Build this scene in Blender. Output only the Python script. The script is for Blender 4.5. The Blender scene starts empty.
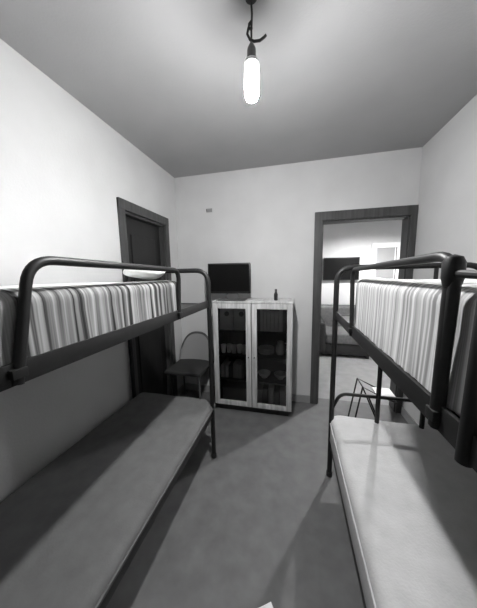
import bpy, bmesh, math, random
from mathutils import Vector, Matrix, noise
random.seed(7)
S = bpy.context.scene
COL = S.collection
V = Vector
PI = math.pi

# ------------------------------------------------------------------ materials
def principled(name):
    m = bpy.data.materials.new(name); m.use_nodes = True
    return m, m.node_tree.nodes, m.node_tree.links, m.node_tree.nodes['Principled BSDF']

def grey(name, v, rough=.6, metal=0., var=0., vscale=6., bump=0., bscale=60., spec=.5):
    m, N, L, b = principled(name)
    b.inputs['Base Color'].default_value = (v, v, v, 1)
    b.inputs['Roughness'].default_value = rough
    b.inputs['Metallic'].default_value = metal
    b.inputs['Specular IOR Level'].default_value = spec
    tc = N.new('ShaderNodeTexCoord')
    if var:
        n = N.new('ShaderNodeTexNoise'); n.inputs['Scale'].default_value = vscale
        n.inputs['Detail'].default_value = 5
        L.new(tc.outputs['Object'], n.inputs['Vector'])
        r = N.new('ShaderNodeMapRange')
        r.inputs['From Min'].default_value = .25; r.inputs['From Max'].default_value = .75
        r.inputs['To Min'].default_value = v * (1 - var); r.inputs['To Max'].default_value = v * (1 + var)
        L.new(n.outputs['Fac'], r.inputs['Value']); L.new(r.outputs['Result'], b.inputs['Base Color'])
    if bump:
        n = N.new('ShaderNodeTexNoise'); n.inputs['Scale'].default_value = bscale
        n.inputs['Detail'].default_value = 4
        L.new(tc.outputs['Object'], n.inputs['Vector'])
        bp = N.new('ShaderNodeBump'); bp.inputs['Strength'].default_value = bump
        bp.inputs['Distance'].default_value = .004
        L.new(n.outputs['Fac'], bp.inputs['Height']); L.new(bp.outputs['Normal'], b.inputs['Normal'])
    return m

def stripes(name, lo, hi, scale, p0, p1):
    """woven cover: irregular stripes across the length (object y), faint weave"""
    m, N, L, b = principled(name)
    b.inputs['Roughness'].default_value = .9
    b.inputs['Specular IOR Level'].default_value = .15
    tc = N.new('ShaderNodeTexCoord')
    mp = N.new('ShaderNodeMapping'); mp.inputs['Scale'].default_value = (.6, scale, .6)
    L.new(tc.outputs['Object'], mp.inputs['Vector'])
    n = N.new('ShaderNodeTexNoise'); n.inputs['Scale'].default_value = 1.; n.inputs['Detail'].default_value = 2.5
    n.inputs['Roughness'].default_value = .62
    L.new(mp.outputs['Vector'], n.inputs['Vector'])
    r = N.new('ShaderNodeValToRGB')
    e = r.color_ramp.elements
    e[0].position = p0; e[0].color = (lo, lo, lo, 1)
    e[1].position = p1; e[1].color = (hi, hi, hi, 1)
    L.new(n.outputs['Fac'], r.inputs['Fac'])
    L.new(r.outputs['Color'], b.inputs['Base Color'])
    return m

def wood(name, v, rough=.45, axis=2):
    m, N, L, b = principled(name)
    b.inputs['Roughness'].default_value = rough
    tc = N.new('ShaderNodeTexCoord')
    mp = N.new('ShaderNodeMapping')
    sc = [40, 40, 40]; sc[axis] = 3
    mp.inputs['Scale'].default_value = sc
    L.new(tc.outputs['Object'], mp.inputs['Vector'])
    n = N.new('ShaderNodeTexNoise'); n.inputs['Scale'].default_value = 1; n.inputs['Detail'].default_value = 4
    L.new(mp.outputs['Vector'], n.inputs['Vector'])
    r = N.new('ShaderNodeMapRange')
    r.inputs['From Min'].default_value = .3; r.inputs['From Max'].default_value = .7
    r.inputs['To Min'].default_value = v * .7; r.inputs['To Max'].default_value = v * 1.3
    L.new(n.outputs['Fac'], r.inputs['Value']); L.new(r.outputs['Result'], b.inputs['Base Color'])
    return m

def emitter(name, strength, ramp=None):
    m = bpy.data.materials.new(name); m.use_nodes = True
    N = m.node_tree.nodes; L = m.node_tree.links
    N.remove(N['Principled BSDF'])
    e = N.new('ShaderNodeEmission'); e.inputs['Strength'].default_value = strength
    if ramp:                                       # emission graded by height, weak at the neck to keep the ceiling dim
        g = N.new('ShaderNodeNewGeometry'); x = N.new('ShaderNodeSeparateXYZ'); r = N.new('ShaderNodeMapRange')
        L.new(g.outputs['Position'], x.inputs[0]); L.new(x.outputs['Z'], r.inputs['Value'])
        r.inputs['From Min'].default_value = ramp[0][0]; r.inputs['From Max'].default_value = ramp[-1][0]
        fc = N.new('ShaderNodeValToRGB'); top = max(q[1] for q in ramp)
        el = fc.color_ramp.elements
        while len(el) < len(ramp): el.new(.5)
        for k, (z, v) in enumerate(ramp):
            el[k].position = (z - ramp[0][0]) / (ramp[-1][0] - ramp[0][0]); el[k].color = (v/top, v/top, v/top, 1)
        ml = N.new('ShaderNodeMath'); ml.operation = 'MULTIPLY'; ml.inputs[1].default_value = top
        L.new(r.outputs['Result'], fc.inputs['Fac']); L.new(fc.outputs['Color'], ml.inputs[0])
        L.new(ml.outputs[0], e.inputs['Strength'])
    L.new(e.outputs[0], N['Material Output'].inputs[0])
    return m

def glass(name):
    m = bpy.data.materials.new(name); m.use_nodes = True
    N = m.node_tree.nodes; L = m.node_tree.links
    N.remove(N['Principled BSDF'])
    t = N.new('ShaderNodeBsdfTransparent'); t.inputs[0].default_value = (.93, .93, .93, 1)
    g = N.new('ShaderNodeBsdfGlossy'); g.inputs['Roughness'].default_value = .03
    mx = N.new('ShaderNodeMixShader'); fr = N.new('ShaderNodeFresnel'); fr.inputs[0].default_value = 1.45
    L.new(fr.outputs[0], mx.inputs[0]); L.new(t.outputs[0], mx.inputs[1]); L.new(g.outputs[0], mx.inputs[2])
    L.new(mx.outputs[0], N['Material Output'].inputs[0])
    return m

M = dict(
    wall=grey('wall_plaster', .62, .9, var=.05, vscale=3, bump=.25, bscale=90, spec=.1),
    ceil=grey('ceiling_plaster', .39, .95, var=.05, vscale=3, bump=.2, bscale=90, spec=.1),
    floor=grey('floor_linoleum', .13, .6, var=.18, vscale=9, bump=.1, bscale=40, spec=.3),
    hall_floor=grey('hall_floor', .22, .6, var=.15, vscale=9),
    skirt=grey('skirting', .30, .6),
    casing=wood('dark_casing', .06, .5, 2),
    doorleaf=wood('dark_door', .010, .45, 2),
    metal=grey('painted_tube', .008, .5, var=.3, vscale=30),
    slat=wood('slat_wood', .04, .7, 0),
    mesh=grey('bed_base_wire', .035, .6),
    matt_white=grey('white_ticking', .80, .9, var=.06, vscale=8, spec=.1),
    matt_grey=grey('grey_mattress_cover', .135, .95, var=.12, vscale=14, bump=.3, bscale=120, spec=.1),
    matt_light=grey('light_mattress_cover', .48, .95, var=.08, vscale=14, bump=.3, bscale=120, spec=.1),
    strl=stripes('striped_cloth_dark', .03, .44, 52, .39, .67),
    strr=stripes('striped_cloth_pale', .20, .58, 80, .36, .62),
    pillow=grey('pillow_cotton', .75, .95, var=.05, spec=.1),
    blanket=grey('blanket_wool', .10, .95, var=.3, vscale=40, spec=.1),
    pale=wood('pale_frame_wood', .52, .5, 2),
    carcass=wood('dark_carcass', .035, .6, 2),
    pane=glass('door_glass'),
    black=grey('black_plastic', .012, .4),
    screen=grey('screen', .005, .35, spec=.12),
    stand=grey('grey_plastic', .09, .4),
    chair=grey('chair_plastic', .30, .6, spec=.2),
    chairseat=grey('chair_seat', .025, .6),
    binder=grey('binder_card', .32, .7),
    bookA=grey('book_cloth', .42, .8), bookB=grey('book_cloth_dark', .15, .8),
    china=grey('white_china', .75, .35),
    white=grey('white_paint', .80, .5),
    frost=grey('frosted_pane', .30, .4),
    sofa=grey('sofa_fabric', .13, .95, var=.2, vscale=30, spec=.1),
    sofadark=grey('sofa_dark', .022, .9),
    paper=grey('white_paper', .85, .8),
    plate=grey('cover_plate', .30, .5),
    cable=grey('cable', .012, .6), brass=grey('socket_shell', .12, .5),
    bulb=emitter('bulb_light', 60., ((2.18, 520.), (2.196, 520.), (2.21, 42.), (2.25, 36.), (2.28, 6.), (2.32, 2.5))),
    bulb_hall=emitter('hall_bulb_light', 430.),
    shade=grey('pendant_shade', .25, .6),
)

# ------------------------------------------------------------------ mesh builders
class MB:
    def __init__(s): s.bm = bmesh.new()
    def box(s, a, b, bevel=0., seg=2):
        t = bmesh.new()
        bmesh.ops.create_cube(t, size=1)
        a, b = V(a), V(b)
        for v in t.verts:
            v.co = V((a.x + (v.co.x + .5) * (b.x - a.x), a.y + (v.co.y + .5) * (b.y - a.y), a.z + (v.co.z + .5) * (b.z - a.z)))
        if bevel:
            bmesh.ops.bevel(t, geom=t.edges[:], offset=bevel, segments=seg, profile=.6, affect='EDGES')
        s._add(t); return s
    def _add(s, t, mat=None):
        if mat is not None: bmesh.ops.transform(t, matrix=mat, verts=t.verts[:])
        me = bpy.data.meshes.new('t'); t.to_mesh(me); t.free()
        s.bm.from_mesh(me); bpy.data.meshes.remove(me)
    def tube(s, pts, r, n=12, bend=0., close=True):
        pts = [V(p) for p in pts]
        if bend:                                   # round the corners
            out = [pts[0]]
            for i in range(1, len(pts) - 1):
                p = pts[i]; d0 = (pts[i-1] - p); d1 = (pts[i+1] - p)
                k = min(bend, d0.length * .49, d1.length * .49)
                A = p + d0.normalized() * k; B = p + d1.normalized() * k
                for j in range(9):
                    t = j / 8
                    out.append(A * (1-t)**2 + p * 2 * t * (1-t) + B * t * t)
            out.append(pts[-1]); pts = out
        rings = []; up = None
        for i, p in enumerate(pts):
            d = (pts[min(i+1, len(pts)-1)] - pts[max(i-1, 0)]).normalized()
            if up is None:
                up = d.orthogonal().normalized()
            up = (up - d * up.dot(d)).normalized(); sd = d.cross(up)
            rings.append([s.bm.verts.new(p + (up * math.cos(a) + sd * math.sin(a)) * r) for a in (2*PI*k/n for k in range(n))])
        for A, B in zip(rings, rings[1:]):
            for k in range(n): s.bm.faces.new((A[k], A[(k+1) % n], B[(k+1) % n], B[k]))
        if close:
            s.bm.faces.new(rings[0][::-1]); s.bm.faces.new(rings[-1])
        return s
    def lathe(s, c, prof, n=24):
        c = V(c); rings = []
        for r, z in prof:
            rings.append([s.bm.verts.new(c + V((max(r, 1e-4) * math.cos(2*PI*k/n), max(r, 1e-4) * math.sin(2*PI*k/n), z))) for k in range(n)])
        for A, B in zip(rings, rings[1:]):
            for k in range(n): s.bm.faces.new((A[k], A[(k+1) % n], B[(k+1) % n], B[k]))
        s.bm.faces.new(rings[0][::-1]); s.bm.faces.new(rings[-1])
        return s
    def surf(s, fn, nu, nv, thick=0.):
        """grid surface fn(u,v); thick -> solid shell"""
        t = bmesh.new()
        g = [[t.verts.new(fn(i / nu, j / nv)) for j in range(nv + 1)] for i in range(nu + 1)]
        for i in range(nu):
            for j in range(nv): t.faces.new((g[i][j], g[i+1][j], g[i+1][j+1], g[i][j+1]))
        if thick:
            bmesh.ops.recalc_face_normals(t, faces=t.faces[:])
            bmesh.ops.solidify(t, geom=t.faces[:], thickness=thick)
        s._add(t); return s
    def done(s, name, mat, parent=None, smooth=True):
        bm = s.bm
        bmesh.ops.recalc_face_normals(bm, faces=bm.faces[:])
        o_loc = V((0, 0, 0)); p = parent
        while p is not None: o_loc += p.location; p = p.parent
        for v in bm.verts: v.co -= o_loc
        me = bpy.data.meshes.new(name); bm.to_mesh(me); bm.free()
        if smooth:
            for f in me.polygons: f.use_smooth = True
            try: me.set_sharp_from_angle(angle=math.radians(35))
            except Exception: pass
        me.materials.append(M[mat] if isinstance(mat, str) else mat)
        o = bpy.data.objects.new(name, me); COL.objects.link(o)
        if parent is not None: o.parent = parent
        return o

def thing(name, loc, label, cat, group=None):
    o = bpy.data.objects.new(name, None); COL.objects.link(o)
    o.location = loc; o.empty_display_size = .05
    return tag(o, label, cat, group)
def tag(o, label, cat, group=None):
    o['label'] = label; o['category'] = cat
    if group: o['group'] = group
    return o
def structure(o, label=None):
    o['kind'] = 'structure'
    if label: o['label'] = label
    return o
def origin(o, loc):
    """move a single-mesh thing's origin to loc without moving it"""
    loc = V(loc); d = loc - o.location
    o.data.transform(Matrix.Translation(-d)); o.location = loc
    return o
def copy_thing(o, loc):
    c = o.copy(); COL.objects.link(c); c.location = loc
    for ch in list(o.children):
        k = ch.copy(); COL.objects.link(k); k.parent = c
        for g in list(ch.children):
            q = g.copy(); COL.objects.link(q); q.parent = k
    return c

# ------------------------------------------------------------------ room shell
XL, XR, YB, YF, H, T = -1.34, 1.115, 2.556, -2.3, 2.564, .12
FX0, FX1, FY1 = -.7, 3.1, 5.0                       # the room beyond the doorway

structure(MB().box((XL-T, YF-T, -.1), (XR+T, YB+T, 0)).done('floor', 'floor', smooth=False), 'grey linoleum floor of the bunk room')
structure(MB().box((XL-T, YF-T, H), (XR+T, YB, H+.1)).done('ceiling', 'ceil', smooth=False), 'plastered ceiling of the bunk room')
# left wall with a door opening
DY0, DY1, DZ = 1.66, 2.27, 1.99
w = MB(); w.box((XL-T, YF, 0), (XL, DY0, H)); w.box((XL-T, DY1, 0), (XL, YB, H)); w.box((XL-T, DY0, DZ), (XL, DY1, H))
structure(w.done('wall_left', 'wall', smooth=False), 'white plaster wall with a dark door')
structure(MB().box((XR, YF, 0), (XR+T, YB, H)).done('wall_right', 'wall', smooth=False), 'white plaster wall beside the right bunk bed')
structure(MB().box((XL-T, YF-T, 0), (XR+T, YF, H)).done('wall_front', 'wall', smooth=False))
# back wall with the doorway
OX0, OX1, OZ = .275, 1.065, 1.985
w = MB(); w.box((XL-T, YB, 0), (OX0, YB+T, H)); w.box((OX1, YB, 0), (FX1, YB+T, H)); w.box((OX0, YB, OZ), (OX1, YB+T, H))
structure(w.done('wall_back', 'wall', smooth=False), 'white plaster wall with the open doorway')
# next room
structure(MB().box((FX0, YB+T, -.1), (FX1, FY1+T, 0)).done('floor_hall', 'hall_floor', smooth=False))
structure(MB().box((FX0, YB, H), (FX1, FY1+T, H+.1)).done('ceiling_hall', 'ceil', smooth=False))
structure(MB().box((FX0, FY1, 0), (FX1, FY1+T, H)).done('wall_hall_back', 'wall', smooth=False), 'far wall of the room beyond the doorway')
structure(MB().box((FX0-T, YB+T, 0), (FX0, FY1+T, H)).done('wall_hall_left', 'wall', smooth=False))
structure(MB().box((FX1, YB, 0), (FX1+T, FY1+T, H)).done('wall_hall_right', 'wall', smooth=False))
# door surrounds
c = MB()
c.box((.205, YB-.022, 0), (.285, YB, 2.066), .006); c.box((1.057, YB-.022, 0), (1.137-.024, YB, 2.066), .006)
c.box((.205, YB-.024, 1.978), (1.137-.024, YB, 2.066), .006)
c.box((OX0, YB, 0), (OX0+.018, YB+T+.01, OZ)); c.box((OX1-.018, YB, 0), (OX1, YB+T+.01, OZ)); c.box((OX0, YB, OZ-.018), (OX1, YB+T+.01, OZ))
structure(c.done('trim_1', 'casing', smooth=False), 'dark wooden casing of the open doorway')
d = MB()
d.box((XL-.085, DY0+.03, .012), (XL-.045, DY1-.03, DZ-.03))
for z0, z1 in ((.18, .95), (1.08, 1.82)):
    d.box((XL-.046, DY0+.13, z0), (XL-.038, DY1-.13, z1), .006)
d = structure(d.done('door_1', 'doorleaf', smooth=False), 'closed dark wooden door in the left wall')
f = MB()
f.box((XL, 1.598, 0), (XL+.022, DY0+.006, 2.066), .006); f.box((XL, DY1-.006, 0), (XL+.022, 2.335, 2.066), .006); f.box((XL, 1.598, DZ-.006), (XL+.024, 2.335, 2.066), .006)
f.box((XL-T, DY0, 0), (XL, DY0+.025, DZ)); f.box((XL-T, DY1-.025, 0), (XL, DY1, DZ)); f.box((XL-T, DY0, DZ-.025), (XL, DY1, DZ))
structure(f.done('door_frame', 'casing', d, smooth=False))
hd = MB(); hd.tube([(XL-.044, DY0+.09, 1.02), (XL-.0, DY0+.09, 1.02), (XL-.0, DY0+.2, 1.02)], .009, bend=.02)
hd.done('door_handle', 'brass', d)
# skirting
structure(MB().box((XL, YB-.012, 0), (.205, YB, .085), .003).done('baseboard_back', 'skirt', smooth=False))
w = MB(); w.box((XL, YF, 0), (XL+.012, 1.598, .085), .003); w.box((XL, 2.335, 0), (XL+.012, YB-.012, .085), .003)
structure(w.done('baseboard_left', 'skirt', smooth=False))
structure(MB().box((XR-.012, YF, 0), (XR, YB-.024, .085), .003).done('baseboard_right', 'skirt', smooth=False))
# white door with glazed panel in the far room
d = MB()
x0, x1 = 1.46, 2.06
d.box((x0, FY1-.03, 0), (x0+.09, FY1, 2.0), .006); d.box((x1-.09, FY1-.03, 0), (x1, FY1, 2.0), .006); d.box((x0, FY1-.032, 1.91), (x1, FY1, 2.0), .006)
d.box((x0+.09, FY1-.018, 0), (x1-.09, FY1, .9)); d.box((x0+.40, FY1-.02, .9), (x1-.09, FY1, 1.91))
d = structure(d.done('door_2', 'white', smooth=False), 'white framed door with a grey panel in the far room')
structure(MB().box((x0+.09, FY1-.016, .9), (x0+.40, FY1-.006, 1.91)).done('door_pane', 'frost', d, smooth=False))
structure(MB().box((x0+.415, FY1-.026, .02), (x0+.43, FY1-.012, 1.93)).done('door_gap_strip', 'casing', d, smooth=False))

# ------------------------------------------------------------------ bunk beds
def bunk(loc, label, x0, x1, aisle, y0, y1, zr, guard, rg, rp, verts, lower_rail, zlow):
    """x0..x1 outer width; aisle = x of the aisle side; zr top of upper rail"""
    t = thing('bunk_bed', loc, label, 'bunk bed', 'metal bunk beds')
    xa = aisle; xw = x1 if aisle == x0 else x0
    ztop = 1.49
    sg = 1 if xw > xa else -1
    # end frames: inverted U of tube
    for y in (y1, y0):
        MB().tube([(xa, y, 0.012), (xa, y, ztop), (xw, y, ztop), (xw, y, 0.012)], rp, 14, bend=.10).done('end_frame', 'metal', t)
        for x in (xa, xw):
            MB().lathe((x, y, 0), [(rp+.001, 0), (rp+.005, .004), (rp+.005, .03), (rp+.001, .034)], 14).done('foot_cap', 'black', t)
        if lower_rail:
            zl = lower_rail
            e = MB().tube([(xa, y, zl-.12), (xa+sg*.05, y, zl), (xw-sg*.05, y, zl), (xw, y, zl-.12)], .011, 10, bend=.05)
            e.done('end_rail', 'metal', t)
        else:
            MB().tube([(xa, y, .36), (xw, y, .36)], .012, 10).done('end_rail', 'metal', t)
        MB().tube([(xa, y, zr-.04), (xw, y, zr-.04)], .018, 10).done('end_rail', 'metal', t)
        for k, x in enumerate(verts):
            MB().tube([(x, y, .36), (x, y, zr-.04)], .014, 10).done('end_bar', 'metal', t)
        if verts:
            MB().tube([(verts[-1], y, zr-.04), (verts[-1], y, ztop)], .011, 10).done('end_bar', 'metal', t)
    # side rails (angle section)
    for z, nm in ((zr, 'upper'), (zlow, 'lower')):
        for x in (xa, xw):
            inn = sg if x == xa else -sg
            r = MB().box((min(x, x+inn*.006)-.001, y0+rp, z-.052), (max(x, x+inn*.006)+.001, y1-rp, z), .002)
            r.box((min(x, x+inn*.035), y0+rp, z-.052), (max(x, x+inn*.035), y1-rp, z-.046))
            r.done('side_rail', 'metal', t)
        b = MB()
        n = 15
        for k in range(n):
            y = y0 + .08 + (y1-y0-.16) * k / (n-1)
            b.box((min(xa, xw)+.01, y-.03, z-.046), (max(xa, xw)-.01, y+.03, z-.034), .003)
        b.box((min(xa, xw)+.008, y0+rp+.002, z-.034), (max(xa, xw)-.008, y1-rp-.002, z-.028))  # solid board added over the slats to stop light bands below
        b.done('slats_and_added_board', 'slat', t)
    # guard rail on the aisle side
    ga, gb = guard
    g = MB().tube([(xa, ga[0], zr-.05), (xa, ga[1], ga[2]), (xa, gb[1], gb[2]), (xa, gb[0], zr-.05)], rg, 14, bend=.06)
    g = g.done('guard_rail', 'metal', t)
    for y in (ga[0], gb[0]):
        MB().box((xa-rg-.004, y-rg-.004, zr-.034), (xa+rg+.004, y+rg+.004, zr-.012), .003).done('clamp', 'metal', g)
    return t, g

LX0, LX1 = -1.30, -.60
bl, gl = bunk((-.95, .64, 0), 'dark metal bunk bed against the wall with the closed dark door', LX0, LX1, LX1, -.32, 1.58, 1.272,
          ((.360, .415, 1.503), (1.118, 1.140, 1.486)), .0118, .0165, (), 0, .402)
RX0, RX1 = .275, 1.06
br, gr = bunk((.67, .65, 0), 'dark metal bunk bed in front of the open doorway', RX0, RX1, RX0, -.32, 1.60, 1.207,
          ((.492, .478, 1.488), (1.165, 1.20, 1.472)), .0098, .0165, (.56, .82), .636, .272)
# heavy near upright of the right guard, its rounded joint and the short second rail
j = MB().lathe((RX0, .487, 1.462), [(.001, -.034), (.013, -.030), (.0165, -.015), (.0165, .012), (.012, .022), (.001, .026)], 16)
j.done('joint', 'metal', gr)
MB().tube([(RX0, .413, 1.15), (RX0, .404, 1.462), (RX0, .05, 1.462), (RX0, -.05, 1.15)], .0118, 12, bend=.05).done('guard_rail', 'metal', br)
MB().tube([(RX0, .492, 1.16), (RX0, .488, 1.45)], .0120, 14).done('upright_sleeve', 'metal', gr)
MB().tube([(RX0, .487, 1.455), (RX0, .41, 1.452)], .007, 10).done('link', 'metal', br)

def soft_box(a, b, bevel, amp=.006, sc=6., seed=0, cuts=22, crown=0.):
    """mattress-like block: rounded edges, slight waves on top"""
    a, b = V(a), V(b)
    t = bmesh.new()
    bmesh.ops.create_cube(t, size=1)
    for v in t.verts: v.co = V([a[i] + (v.co[i] + .5) * (b[i] - a[i]) for i in range(3)])
    # corners in plan, then top and bottom edges
    bmesh.ops.bevel(t, geom=[e for e in t.edges if abs(e.verts[0].co.z - e.verts[1].co.z) > .01], offset=bevel*1.6, segments=5, profile=.5, affect='EDGES')
    top = [f for f in t.faces if f.calc_center_median().z > b.z - 1e-4 or f.calc_center_median().z < a.z + 1e-4]
    es = set(e for f in top for e in f.edges)
    bmesh.ops.bevel(t, geom=list(es), offset=bevel, segments=5, profile=.5, affect='EDGES')
    # slice the block so that the top can wave
    for ax in (0, 1):
        k = int(cuts * (1 if ax else .45))
        for i in range(1, k):
            p = [0, 0, 0]; n = [0, 0, 0]; p[ax] = a[ax] + (b[ax] - a[ax]) * i / k; n[ax] = 1
            bmesh.ops.bisect_plane(t, geom=t.verts[:] + t.edges[:] + t.faces[:], plane_co=p, plane_no=n)
    c = (a + b) / 2; h = (b - a) / 2
    for v in t.verts:
        q = (v.co.z - a.z) / (b.z - a.z)
        if q > .45:
            u = (v.co.x - c.x) / h.x; w_ = (v.co.y - c.y) / h.y
            v.co.z += (amp * noise.noise(V((v.co.x * sc, v.co.y * sc, seed))) + crown * (1 - u*u) * (1 - w_**4)) * min(1, (q - .45) * 2)
    m = MB(); m._add(t); return m

# lower mattresses
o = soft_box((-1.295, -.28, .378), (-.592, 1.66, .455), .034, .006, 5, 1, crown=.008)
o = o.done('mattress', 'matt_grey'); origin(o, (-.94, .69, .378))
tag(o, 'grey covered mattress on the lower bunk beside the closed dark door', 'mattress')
pi = MB()
def loop(z, x0, x1, y0, y1, r): return [(x0+r, y0, z), (x1, y0, z), (x1, y1, z), (x0, y1, z), (x0, y0, z), (x0+r, y0, z)]
pi.tube(loop(.424, -1.297, -.590, -.282, 1.662, .1), .004, 6, bend=.07); pi.done('piping', 'matt_grey', o)
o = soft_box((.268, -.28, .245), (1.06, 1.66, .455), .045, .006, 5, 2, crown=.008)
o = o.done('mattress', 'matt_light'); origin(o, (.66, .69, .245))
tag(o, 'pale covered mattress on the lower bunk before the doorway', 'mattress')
pi = MB(); pi.tube(loop(.415, .266, 1.062, -.282, 1.662, .1), .004, 6, bend=.07); pi.done('piping', 'matt_light', o)

# upper mattresses and striped covers
def upper(x0, x1, aisle, y0, y1, z0, z1, mat, lab_m, lab_c, seed):
    o = soft_box((x0, y0, z0), (x1, y1, z1), .04, .004, 6, seed, crown=.004).done('mattress', 'matt_white')
    origin(o, ((x0+x1)/2, (y0+y1)/2, z0)); tag(o, lab_m, 'mattress')
    # cover: top sheet over the mattress edge and a gathered skirt on the aisle side
    sg = -1 if aisle == x1 else 1
    xe = x1 if aisle == x1 else x0
    zt = z1 + .004
    R = .035
    ys = (y0 + .01, y1 - .01)
    prof = [(xe + sg * .085, zt + .002), (xe + sg * .075, zt + .005), (xe + sg * .06, zt + .005), (xe + sg * .045, zt + .004)]
    for k in range(5):
        a = PI/2 * k / 4
        prof.append((xe - sg*.006 + sg * R * (1 - math.sin(a)), zt + .002 - R * (1 - math.cos(a))))
    zb = z0 + .03
    for k in range(1, 9): prof.append((xe - sg*.006, zt - R + (zb - zt + R) * k / 8))
    nP = len(prof) - 1
    def fn(u, v):
        f = v * nP; i = min(int(f), nP - 1); q = f - i
        x = prof[i][0] * (1-q) + prof[i+1][0] * q; z = prof[i][1] * (1-q) + prof[i+1][1] * q
        y = ys[0] + (ys[1] - ys[0]) * u
        drop = max(0, (v - .62) / .38)
        wv = noise.noise(V((y * 26, seed * 3.1, 0))) * .6 + noise.noise(V((y * 60, seed * 7.7, 1))) * .4
        x += -sg * (.010 * drop * (wv + .4))
        z += (.006 * noise.noise(V((y * 18, seed, 5)))) * (1 if drop > .9 else 0)
        if v < .4: z += .0035 * noise.noise(V((x * 9, y * 9, seed)))
        return V((x, y, z))
    c = MB().surf(fn, 260, nP * 2, .003).done('bedspread', mat)
    origin(c, ((x0+x1)/2, (y0+y1)/2, z1)); tag(c, lab_c, 'bedspread')
    return c
upper(-1.285, -.617, -.617, -.28, 1.165, 1.232, 1.424, 'strl',
      'white mattress on the upper bunk beside the closed dark door',
      'dark striped cover hanging along the upper bunk beside the closed dark door', 3)
upper(.300, 1.045, .300, -.28, 1.205, 1.172, 1.424, 'strr',
      'white mattress on the upper bunk before the doorway',
      'pale finely striped cover hanging along the upper bunk before the doorway', 4)

# pillow at the far end of the left upper bunk
def pillow(c, sx, sy, sz, rz, seed):
    m = bmesh.new(); bmesh.ops.create_uvsphere(m, u_segments=40, v_segments=20, radius=1)
    for v in m.verts:
        x, y, z = v.co
        p = lambda t: math.copysign(abs(t) ** .55, t)
        e = max(abs(p(x)), abs(p(y)))
        v.co = V((p(x) * sx, p(y) * sy, z * sz * (1 - .35 * e * e)))
        v.co.z += .012 * noise.noise(V((v.co.x * 9, v.co.y * 9, seed)))
    bb = MB(); bb._add(m, Matrix.Translation(c) @ Matrix.Rotation(rz, 4, 'Z'))
    return bb
o = pillow((-.745, 1.055, 1.477), .095, .085, .036, .25, 2).done('pillow', 'pillow'); origin(o, (-.745, 1.055, 1.44))
tag(o, 'small crumpled white pillow lying at the end of the upper bunk by the dark door', 'pillow')

# ------------------------------------------------------------------ pendant bulb
BX, BY = -.18, 1.06
t = thing('pendant_bulb', (BX, BY, H), 'bare glowing bulb on a dark cable hanging from the ceiling', 'lamp')
MB().lathe((BX, BY, H), [(.001, -.012), (.016, -.012), (.024, -.007), (.026, 0)], 24).done('ceiling_rose', 'cable', t)
MB().tube([(BX, BY, H-.02), (BX+.003, BY, 2.50), (BX, BY, 2.44), (BX, BY, 2.39)], .0042, 8).done('cable', 'cable', t)
k = MB()
k.tube([(BX-.012, BY, 2.455), (BX-.017, BY, 2.435), (BX-.006, BY, 2.412), (BX+.012, BY, 2.402), (BX+.035, BY, 2.400), (BX+.052, BY, 2.408), (BX+.06, BY, 2.414)], .0052, 8)
k.tube([(BX, BY, 2.475), (BX-.008, BY-.003, 2.465), (BX-.012, BY, 2.455), (BX+.004, BY+.004, 2.45)], .0055, 8)
k.done('cable_hook', 'cable', t)
MB().lathe((BX, BY, 0), [(.007, 2.398), (.010, 2.392), (.017, 2.378), (.0185, 2.37), (.0185, 2.338), (.0175, 2.334)], 20).done('socket', 'brass', t)
MB().lathe((BX, BY, 0), [(.018, 2.338), (.028, 2.332), (.031, 2.326), (.031, 2.318), (.001, 2.318)], 24).done('bulb_collar', 'white', t)
bb = MB().lathe((BX, BY, 0), [(.001, 2.318), (.0285, 2.318), (.030, 2.29), (.0305, 2.225), (.029, 2.207), (.021, 2.190), (.010, 2.183), (.001, 2.182)], 32)
bb.done('bulb', 'bulb', t)

# ------------------------------------------------------------------ display cabinet
CX0, CX1, CY0, CY1, CZ0, CZ1 = -.80, .003, 2.20, 2.535, .075, 1.19
t = thing('display_cabinet', ((CX0+CX1)/2, (CY0+CY1)/2, 0), 'pale framed cabinet with two glass doors against the back wall', 'cabinet')
b = MB()
b.box((CX0, CY0+.022, CZ0), (CX0+.018, CY1, CZ1-.018)); b.box((CX1-.018, CY0+.022, CZ0), (CX1, CY1, CZ1-.018))
b.box((CX0, CY0+.022, CZ0), (CX1, CY1, CZ0+.018)); b.box((CX0, CY1-.01, CZ0), (CX1, CY1, CZ1-.018))
xm = (CX0 + CX1) / 2
b.box((xm-.009, CY0+.022, CZ0), (xm+.009, CY1-.01, CZ1-.018))
b.done('body', 'carcass', t, smooth=False)
MB().box((CX0-.006, CY0+.004, CZ1-.018), (CX1+.006, CY1, CZ1), .003).done('cabinet_top', 'pale', t)
MB().box((CX0+.03, CY0+.05, 0), (CX1-.03, CY1-.02, CZ0)).done('plinth', 'carcass', t, smooth=False)
SH = [CZ0+.018, .345, .61, .875]
for z in SH[1:]:
    for xa, xb in ((CX0+.018, xm-.009), (xm+.009, CX1-.018)):
        MB().box((xa, CY0+.04, z-.014), (xb, CY1-.01, z)).done('shelf', 'carcass', t, smooth=False)
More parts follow.
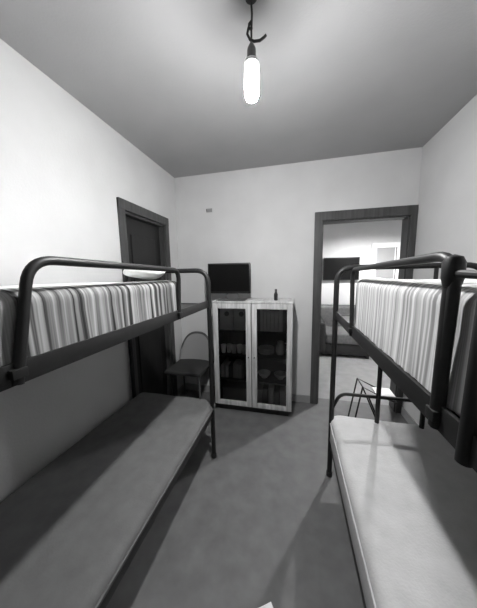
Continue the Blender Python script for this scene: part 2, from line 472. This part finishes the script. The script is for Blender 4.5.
for xa, xb, hx in ((CX0+.002, xm-.004, xm-.03), (xm+.004, CX1-.002, xm+.03)):
    z0, z1 = CZ0+.004, CZ1-.022; fw = .052
    d = MB()
    d.box((xa, CY0, z0), (xa+fw, CY0+.02, z1), .003); d.box((xb-fw, CY0, z0), (xb, CY0+.02, z1), .003)
    d.box((xa+fw, CY0, z0), (xb-fw, CY0+.02, z0+fw), .003); d.box((xa+fw, CY0, z1-fw), (xb-fw, CY0+.02, z1), .003)
    d = d.done('door', 'pale', t)
    MB().box((xa+fw-.005, CY0+.008, z0+fw-.005), (xb-fw+.005, CY0+.012, z1-fw+.005)).done('pane', 'pane', d, smooth=False)
    MB().lathe((0, 0, 0), [(.004, 0), (.004, .008), (.009, .014), (.008, .02), (.001, .022)], 12)
    kn = MB(); kn.tube([(hx, CY0, .62), (hx, CY0-.018, .62)], .006, 10); kn.done('knob', 'brass', d)

# things inside the cabinet
LXA, LXB, RXA, RXB = CX0+.02, xm-.011, xm+.011, CX1-.02
YC = CY0 + .075
# two grey boxes with a round finger hole, top left shelf
def file_box(x, w_):
    t = thing('file_box', (x+w_/2, YC+.1, SH[3]), '', 'box', 'file boxes behind the left glass door')
    MB().box((x, YC, SH[3]+.001), (x+w_, YC+.2, SH[3]+.235), .004).done('body', 'binder', t)
    r = MB().tube([(x+w_*.55, YC+.0005, SH[3]+.175), (x+w_*.55, YC-.003, SH[3]+.175)], .026, 18); r.done('finger_hole', 'black', t)
    return t
p = file_box(LXA+.03, .145)
p['label'] = 'left of the two grey file boxes with round holes behind the cabinet glass'
q = copy_thing(p, (LXA+.03+.155+.0725, YC+.1, SH[3]))
q['label'] = 'right of the two grey file boxes with round holes behind the cabinet glass'
# glasses and cups
def glassware(x, y, z):
    t = MB().lathe((x, y, z+.001), [(.022, 0), (.030, .09), (.028, .09), (.020, .006), (.001, .006)], 16).done('glass_tumbler', 'china')
    origin(t, (x, y, z)); return t
g0 = None
for k in range(6):
    x = LXA + .05 + k * .058; y = YC + .05 + .02 * (k % 2)
    if g0 is None: g0 = glassware(x, y, SH[2]); o = g0
    else: o = copy_thing(g0, (x, y, SH[2]))
    tag(o, 'pale tumbler in the row on the cabinet shelf below the file boxes', 'tumbler', 'tumblers behind the left glass door')
# row of small books, third shelf left
def book(x, w_, h_, dpt, z, mat, y=YC):
    t = MB().box((x, y, z+.001), (x+w_, y+dpt, z+h_), .003).done('book', mat)
    return origin(t, (x+w_/2, y+dpt/2, z))
x = LXA + .03
for k in range(9):
    w_ = random.uniform(.022, .038)
    o = book(x, w_, random.uniform(.13, .19), .14, SH[1], random.choice(['bookA', 'bookB', 'china']))
    tag(o, 'thin book in the row low behind the cabinet\'s left glass door', 'book', 'books behind the left glass door')
    x += w_ + .002
# row of taller books, top right shelf
x = RXA + .03
for k in range(8):
    w_ = random.uniform(.030, .044)
    o = book(x, w_, random.uniform(.19, .24), .16, SH[3], random.choice(['bookA', 'bookA', 'bookB']))
    tag(o, 'upright book in the top row behind the cabinet\'s right glass door', 'book', 'books behind the right glass door')
    x += w_ + .002
# plates: two stacks on the second right shelf, bowls on the lowest
def plate(x, y, z):
    t = MB().lathe((x, y, z), [(.05, .001), (.055, .004), (.085, .016), (.083, .018), (.05, .008), (.001, .008)], 24).done('plate', 'china')
    return origin(t, (x, y, z))
p0 = None
for k in range(6):
    loc = (RXA + .12, YC + .1, SH[2] + .0005 + k * .0105)
    if p0 is None: p0 = plate(*loc); o = p0
    else: o = copy_thing(p0, loc)
    tag(o, 'pale plate in the stack behind the cabinet\'s right glass door', 'plate', 'plates behind the right glass door')
def jug(x, y, z):
    t = thing('jug', (x, y, z), 'pale round jug beside the plates behind the right glass door', 'jug')
    MB().lathe((x, y, z+.001), [(.035, 0), (.055, .04), (.05, .09), (.03, .12), (.034, .14), (.030, .14), (.026, .12), (.001, .11)], 20).done('body', 'bookA', t)
    MB().tube([(x+.03, y, z+.125), (x+.075, y, z+.12), (x+.08, y, z+.07), (x+.05, y, z+.05)], .005, 8, bend=.02).done('handle', 'bookA', t)
jug(RXA+.27, YC+.1, SH[2])
def bowl(x, y, z):
    t = MB().lathe((x, y, z+.001), [(.03, 0), (.032, .006), (.06, .035), (.068, .06), (.064, .06), (.056, .036), (.028, .010), (.001, .009)], 20).done('bowl', 'china')
    return origin(t, (x, y, z))
b0 = None
for k in range(2):
    loc = (RXA + .10 + k * .17, YC + .09, SH[1])
    if b0 is None: b0 = bowl(*loc); o = b0
    else: o = copy_thing(b0, loc)
    tag(o, ['pale bowl on the low shelf near the cabinet\'s middle', 'pale bowl on the low shelf near the cabinet\'s doorway side'][k], 'bowl', 'bowls behind the right glass door')
for k in range(5):
    w_ = .055
    o = book(RXA+.03+k*.06, w_, .15+.015*(k % 3), .15, SH[0], ['bookA', 'bookB'][k % 2])
    o.name = 'carton'
    tag(o, 'grey carton on the bottom shelf behind the right glass door', 'carton', 'cartons behind the right glass door')
o = MB().box((LXA+.04, YC, SH[0]+.001), (LXB-.04, YC+.18, SH[0]+.14), .006).done('storage_box', 'bookB'); origin(o, ((LXA+LXB)/2, YC+.09, SH[0]))
tag(o, 'dark storage box on the bottom shelf behind the left glass door', 'box')

# television on the cabinet
TX0, TX1, TZ0, TZ1, TY = -.868, -.415, 1.262, 1.572, 2.28
t = thing('television', ((TX0+TX1)/2, TY+.03, CZ1), 'small black flat television standing on the glass-door cabinet', 'television')
b = MB(); b.box((TX0, TY, TZ0), (TX1, TY+.035, TZ1), .008); b.box((TX0+.08, TY+.03, TZ0+.05), (TX1-.08, TY+.07, TZ1-.06), .012); b.done('body', 'black', t)
MB().box((TX0+.014, TY-.0015, TZ0+.022), (TX1-.014, TY+.002, TZ1-.014)).done('screen', 'screen', t, smooth=False)
xc = (TX0+TX1)/2 + .03
MB().box((xc-.06, TY+.012, CZ1+.012), (xc+.06, TY+.04, TZ0+.02), .006).done('neck', 'stand', t)
MB().box((xc-.14, TY-.06, CZ1), (xc+.14, TY+.12, CZ1+.014), .006).done('stand_base', 'stand', t)

# little dark bottle on the cabinet
t = thing('bottle', (-.167, 2.33, CZ1), 'small dark bottle standing alone on the cabinet top', 'bottle')
MB().lathe((-.167, 2.33, CZ1), [(.017, 0), (.0195, .004), (.0195, .062), (.014, .076), (.010, .082)], 18).done('body', 'black', t)
MB().lathe((-.167, 2.33, CZ1), [(.012, .082), (.012, .112), (.010, .114)], 14).done('cap', 'stand', t)

# ------------------------------------------------------------------ chair in the corner
cxm = -1.10; hw = .205
t = thing('chair', (cxm, 2.25, 0), 'grey chair with a rounded back in the corner beside the cabinet', 'chair')
def back_fn(u, v):
    a = (u - .5) * 2
    z = .46 + (.315 * math.sqrt(max(0, 1 - (abs(a)) ** 2.6)) + .0) * v
    x = cxm + a * hw
    y = 2.455 - .05 * a * a + .04 * v
    return V((x, y, z))
MB().surf(back_fn, 28, 12, .012).done('backrest', 'chair', t)
pts = [back_fn(i/24, 1.) + V((0, -.004, .0)) for i in range(25)]
MB().tube([(cxm-hw, 2.41, .44)] + pts + [(cxm+hw, 2.41, .44)], .014, 8).done('back_frame', 'stand', t)
MB().box((cxm-hw, 2.05, .425), (cxm+hw, 2.45, .462), .015, 3).done('seat', 'chairseat', t)
for sx in (-1, 1):
    for y, yy in ((2.08, 2.06), (2.43, 2.46)):
        MB().tube([(cxm+sx*(hw-.03), y, .43), (cxm+sx*(hw-.015), yy, 0.0)], .011, 8).done('leg', 'stand', t)

# ------------------------------------------------------------------ folding stool behind the right bed
sx0, sy0 = .60, 1.99
t = thing('folding_stool', (.64, 2.0, 0), 'thin metal folding stool behind the foot of the bed by the doorway', 'stool')
for y in (1.92, 2.08):
    MB().tube([(.47, y, 0), (.555, y, .545), (.70, y, .475), (.80, y, .44)], .006, 8).done('side_frame', 'metal', t)
    MB().tube([(.80, y, 0), (.60, y, .47)], .006, 8).done('leg', 'metal', t)
for p in ((.555, .545), (.70, .475), (.80, .44)):
    MB().tube([(p[0], 1.92, p[1]), (p[0], 2.08, p[1])], .005, 8).done('cross_bar', 'metal', t)
MB().box((.665, 1.93, .468), (.80, 2.07, .484), .005).done('seat', 'white', t)

# wall plate
t = thing('wall_hook', (-.93, YB, 2.17), 'small grey cover plate with a hook high on the back wall', 'hook')
MB().box((-.965, YB-.008, 2.155), (-.895, YB, 2.195), .003).done('plate', 'plate', t)
MB().tube([(-.955, YB-.004, 2.17), (-.955, YB-.022, 2.165), (-.955, YB-.024, 2.185)], .004, 8, bend=.006).done('hook', 'stand', t)

# sheet of paper on the floor
def paper_fn(u, v):
    a, b_ = (u - .5) * .21, (v - .5) * .297
    r = .62
    x = a * math.cos(r) - b_ * math.sin(r); y = a * math.sin(r) + b_ * math.cos(r)
    fold = .05 * max(0, 1 - abs(a) / .105) * .35
    return V((-.075 + x, .668 + y, .003 + fold + .004 * noise.noise(V((x * 12, y * 12, 1))) + .004))
o = MB().surf(paper_fn, 16, 20, .0012).done('paper_sheet', 'paper'); origin(o, (-.075, .668, 0))
tag(o, 'creased white paper sheet lying on the floor between the beds', 'paper')

# ------------------------------------------------------------------ far room
t = thing('wall_television', (.917, FY1, 1.53), 'black flat television mounted on the wall beyond the doorway', 'television')
MB().box((.585, FY1-.075, 1.305), (1.25, FY1-.035, 1.752), .008).done('body', 'black', t)
MB().box((.600, FY1-.0765, 1.325), (1.235, FY1-.073, 1.737)).done('screen', 'screen', t, smooth=False)
MB().box((.80, FY1-.036, 1.45), (1.03, FY1, 1.62), .004).done('wall_bracket', 'stand', t)

t = thing('sofa', (.80, 4.5, 0), 'grey sofa with a dark base in the room beyond the doorway', 'sofa')
MB().box((.36, 4.10, .05), (1.30, 4.92, .24), .02).done('base', 'sofadark', t)
MB().box((.56, 4.09, .24), (1.28, 4.72, .42), .04, 4).done('seat_cushion', 'sofa', t)
MB().box((.40, 4.68, .24), (1.30, 4.95, .82), .06, 4).done('backrest', 'sofa', t)
MB().box((.34, 4.06, .05), (.56, 4.93, .62), .05, 4).done('armrest', 'sofadark', t)
for x in (.40, 1.24):
    for y in (4.16, 4.86):
        MB().box((x-.025, y-.025, 0), (x+.025, y+.025, .06)).done('leg', 'black', t, smooth=False)

# shaded pendant that lights the far room (out of sight above the doorway)
px, py = 1.35, 3.75
t = thing('shaded_pendant', (px, py, H), 'shaded pendant lamp lighting the room beyond the doorway', 'lamp')
MB().tube([(px, py, H), (px, py, 2.42)], .004, 8).done('cable', 'cable', t)
MB().surf(lambda u, v: V((px + (.03 + .15*v) * math.cos(2*PI*u), py + (.03 + .15*v) * math.sin(2*PI*u), 2.42 - .14*v)), 32, 4, .003).done('shade', 'shade', t)
MB().lathe((px, py, 0), [(.012, 2.40), (.03, 2.37), (.04, 2.335), (.03, 2.305), (.001, 2.293)], 20).done('bulb', 'bulb_hall', t)

# ------------------------------------------------------------------ world, camera, view
w = bpy.data.worlds.new('World'); S.world = w; w.use_nodes = True
w.node_tree.nodes['Background'].inputs[0].default_value = (.05, .05, .05, 1)
F, YAW, PITCH, ROLL = 229.577, math.radians(13.53), math.radians(-7.44), math.radians(-.95)
fw = V((-math.sin(YAW) * math.cos(PITCH), math.cos(YAW) * math.cos(PITCH), math.sin(PITCH)))
rt = V((math.cos(YAW), math.sin(YAW), 0)); up = rt.cross(fw)
r2 = rt * math.cos(ROLL) + up * math.sin(ROLL); u2 = up * math.cos(ROLL) - rt * math.sin(ROLL)
cam = bpy.data.cameras.new('Camera'); co = bpy.data.objects.new('Camera', cam); COL.objects.link(co)
mt = Matrix((r2, u2, -fw)).transposed().to_4x4(); mt.translation = V((0, 0, 1.46))
co.matrix_world = mt
cam.sensor_fit = 'HORIZONTAL'; cam.sensor_width = 36; cam.lens = 36 * F / 477; cam.clip_start = .01
cam.shift_x = .5 / 477
S.camera = co
vs = S.view_settings
vs.view_transform = 'Standard'; vs.look = 'None'; vs.gamma = 1; vs.use_curve_mapping = False
vs.exposure = 2.76
S.cycles.max_bounces = 10; S.cycles.diffuse_bounces = 6
S.cycles.use_denoising = True
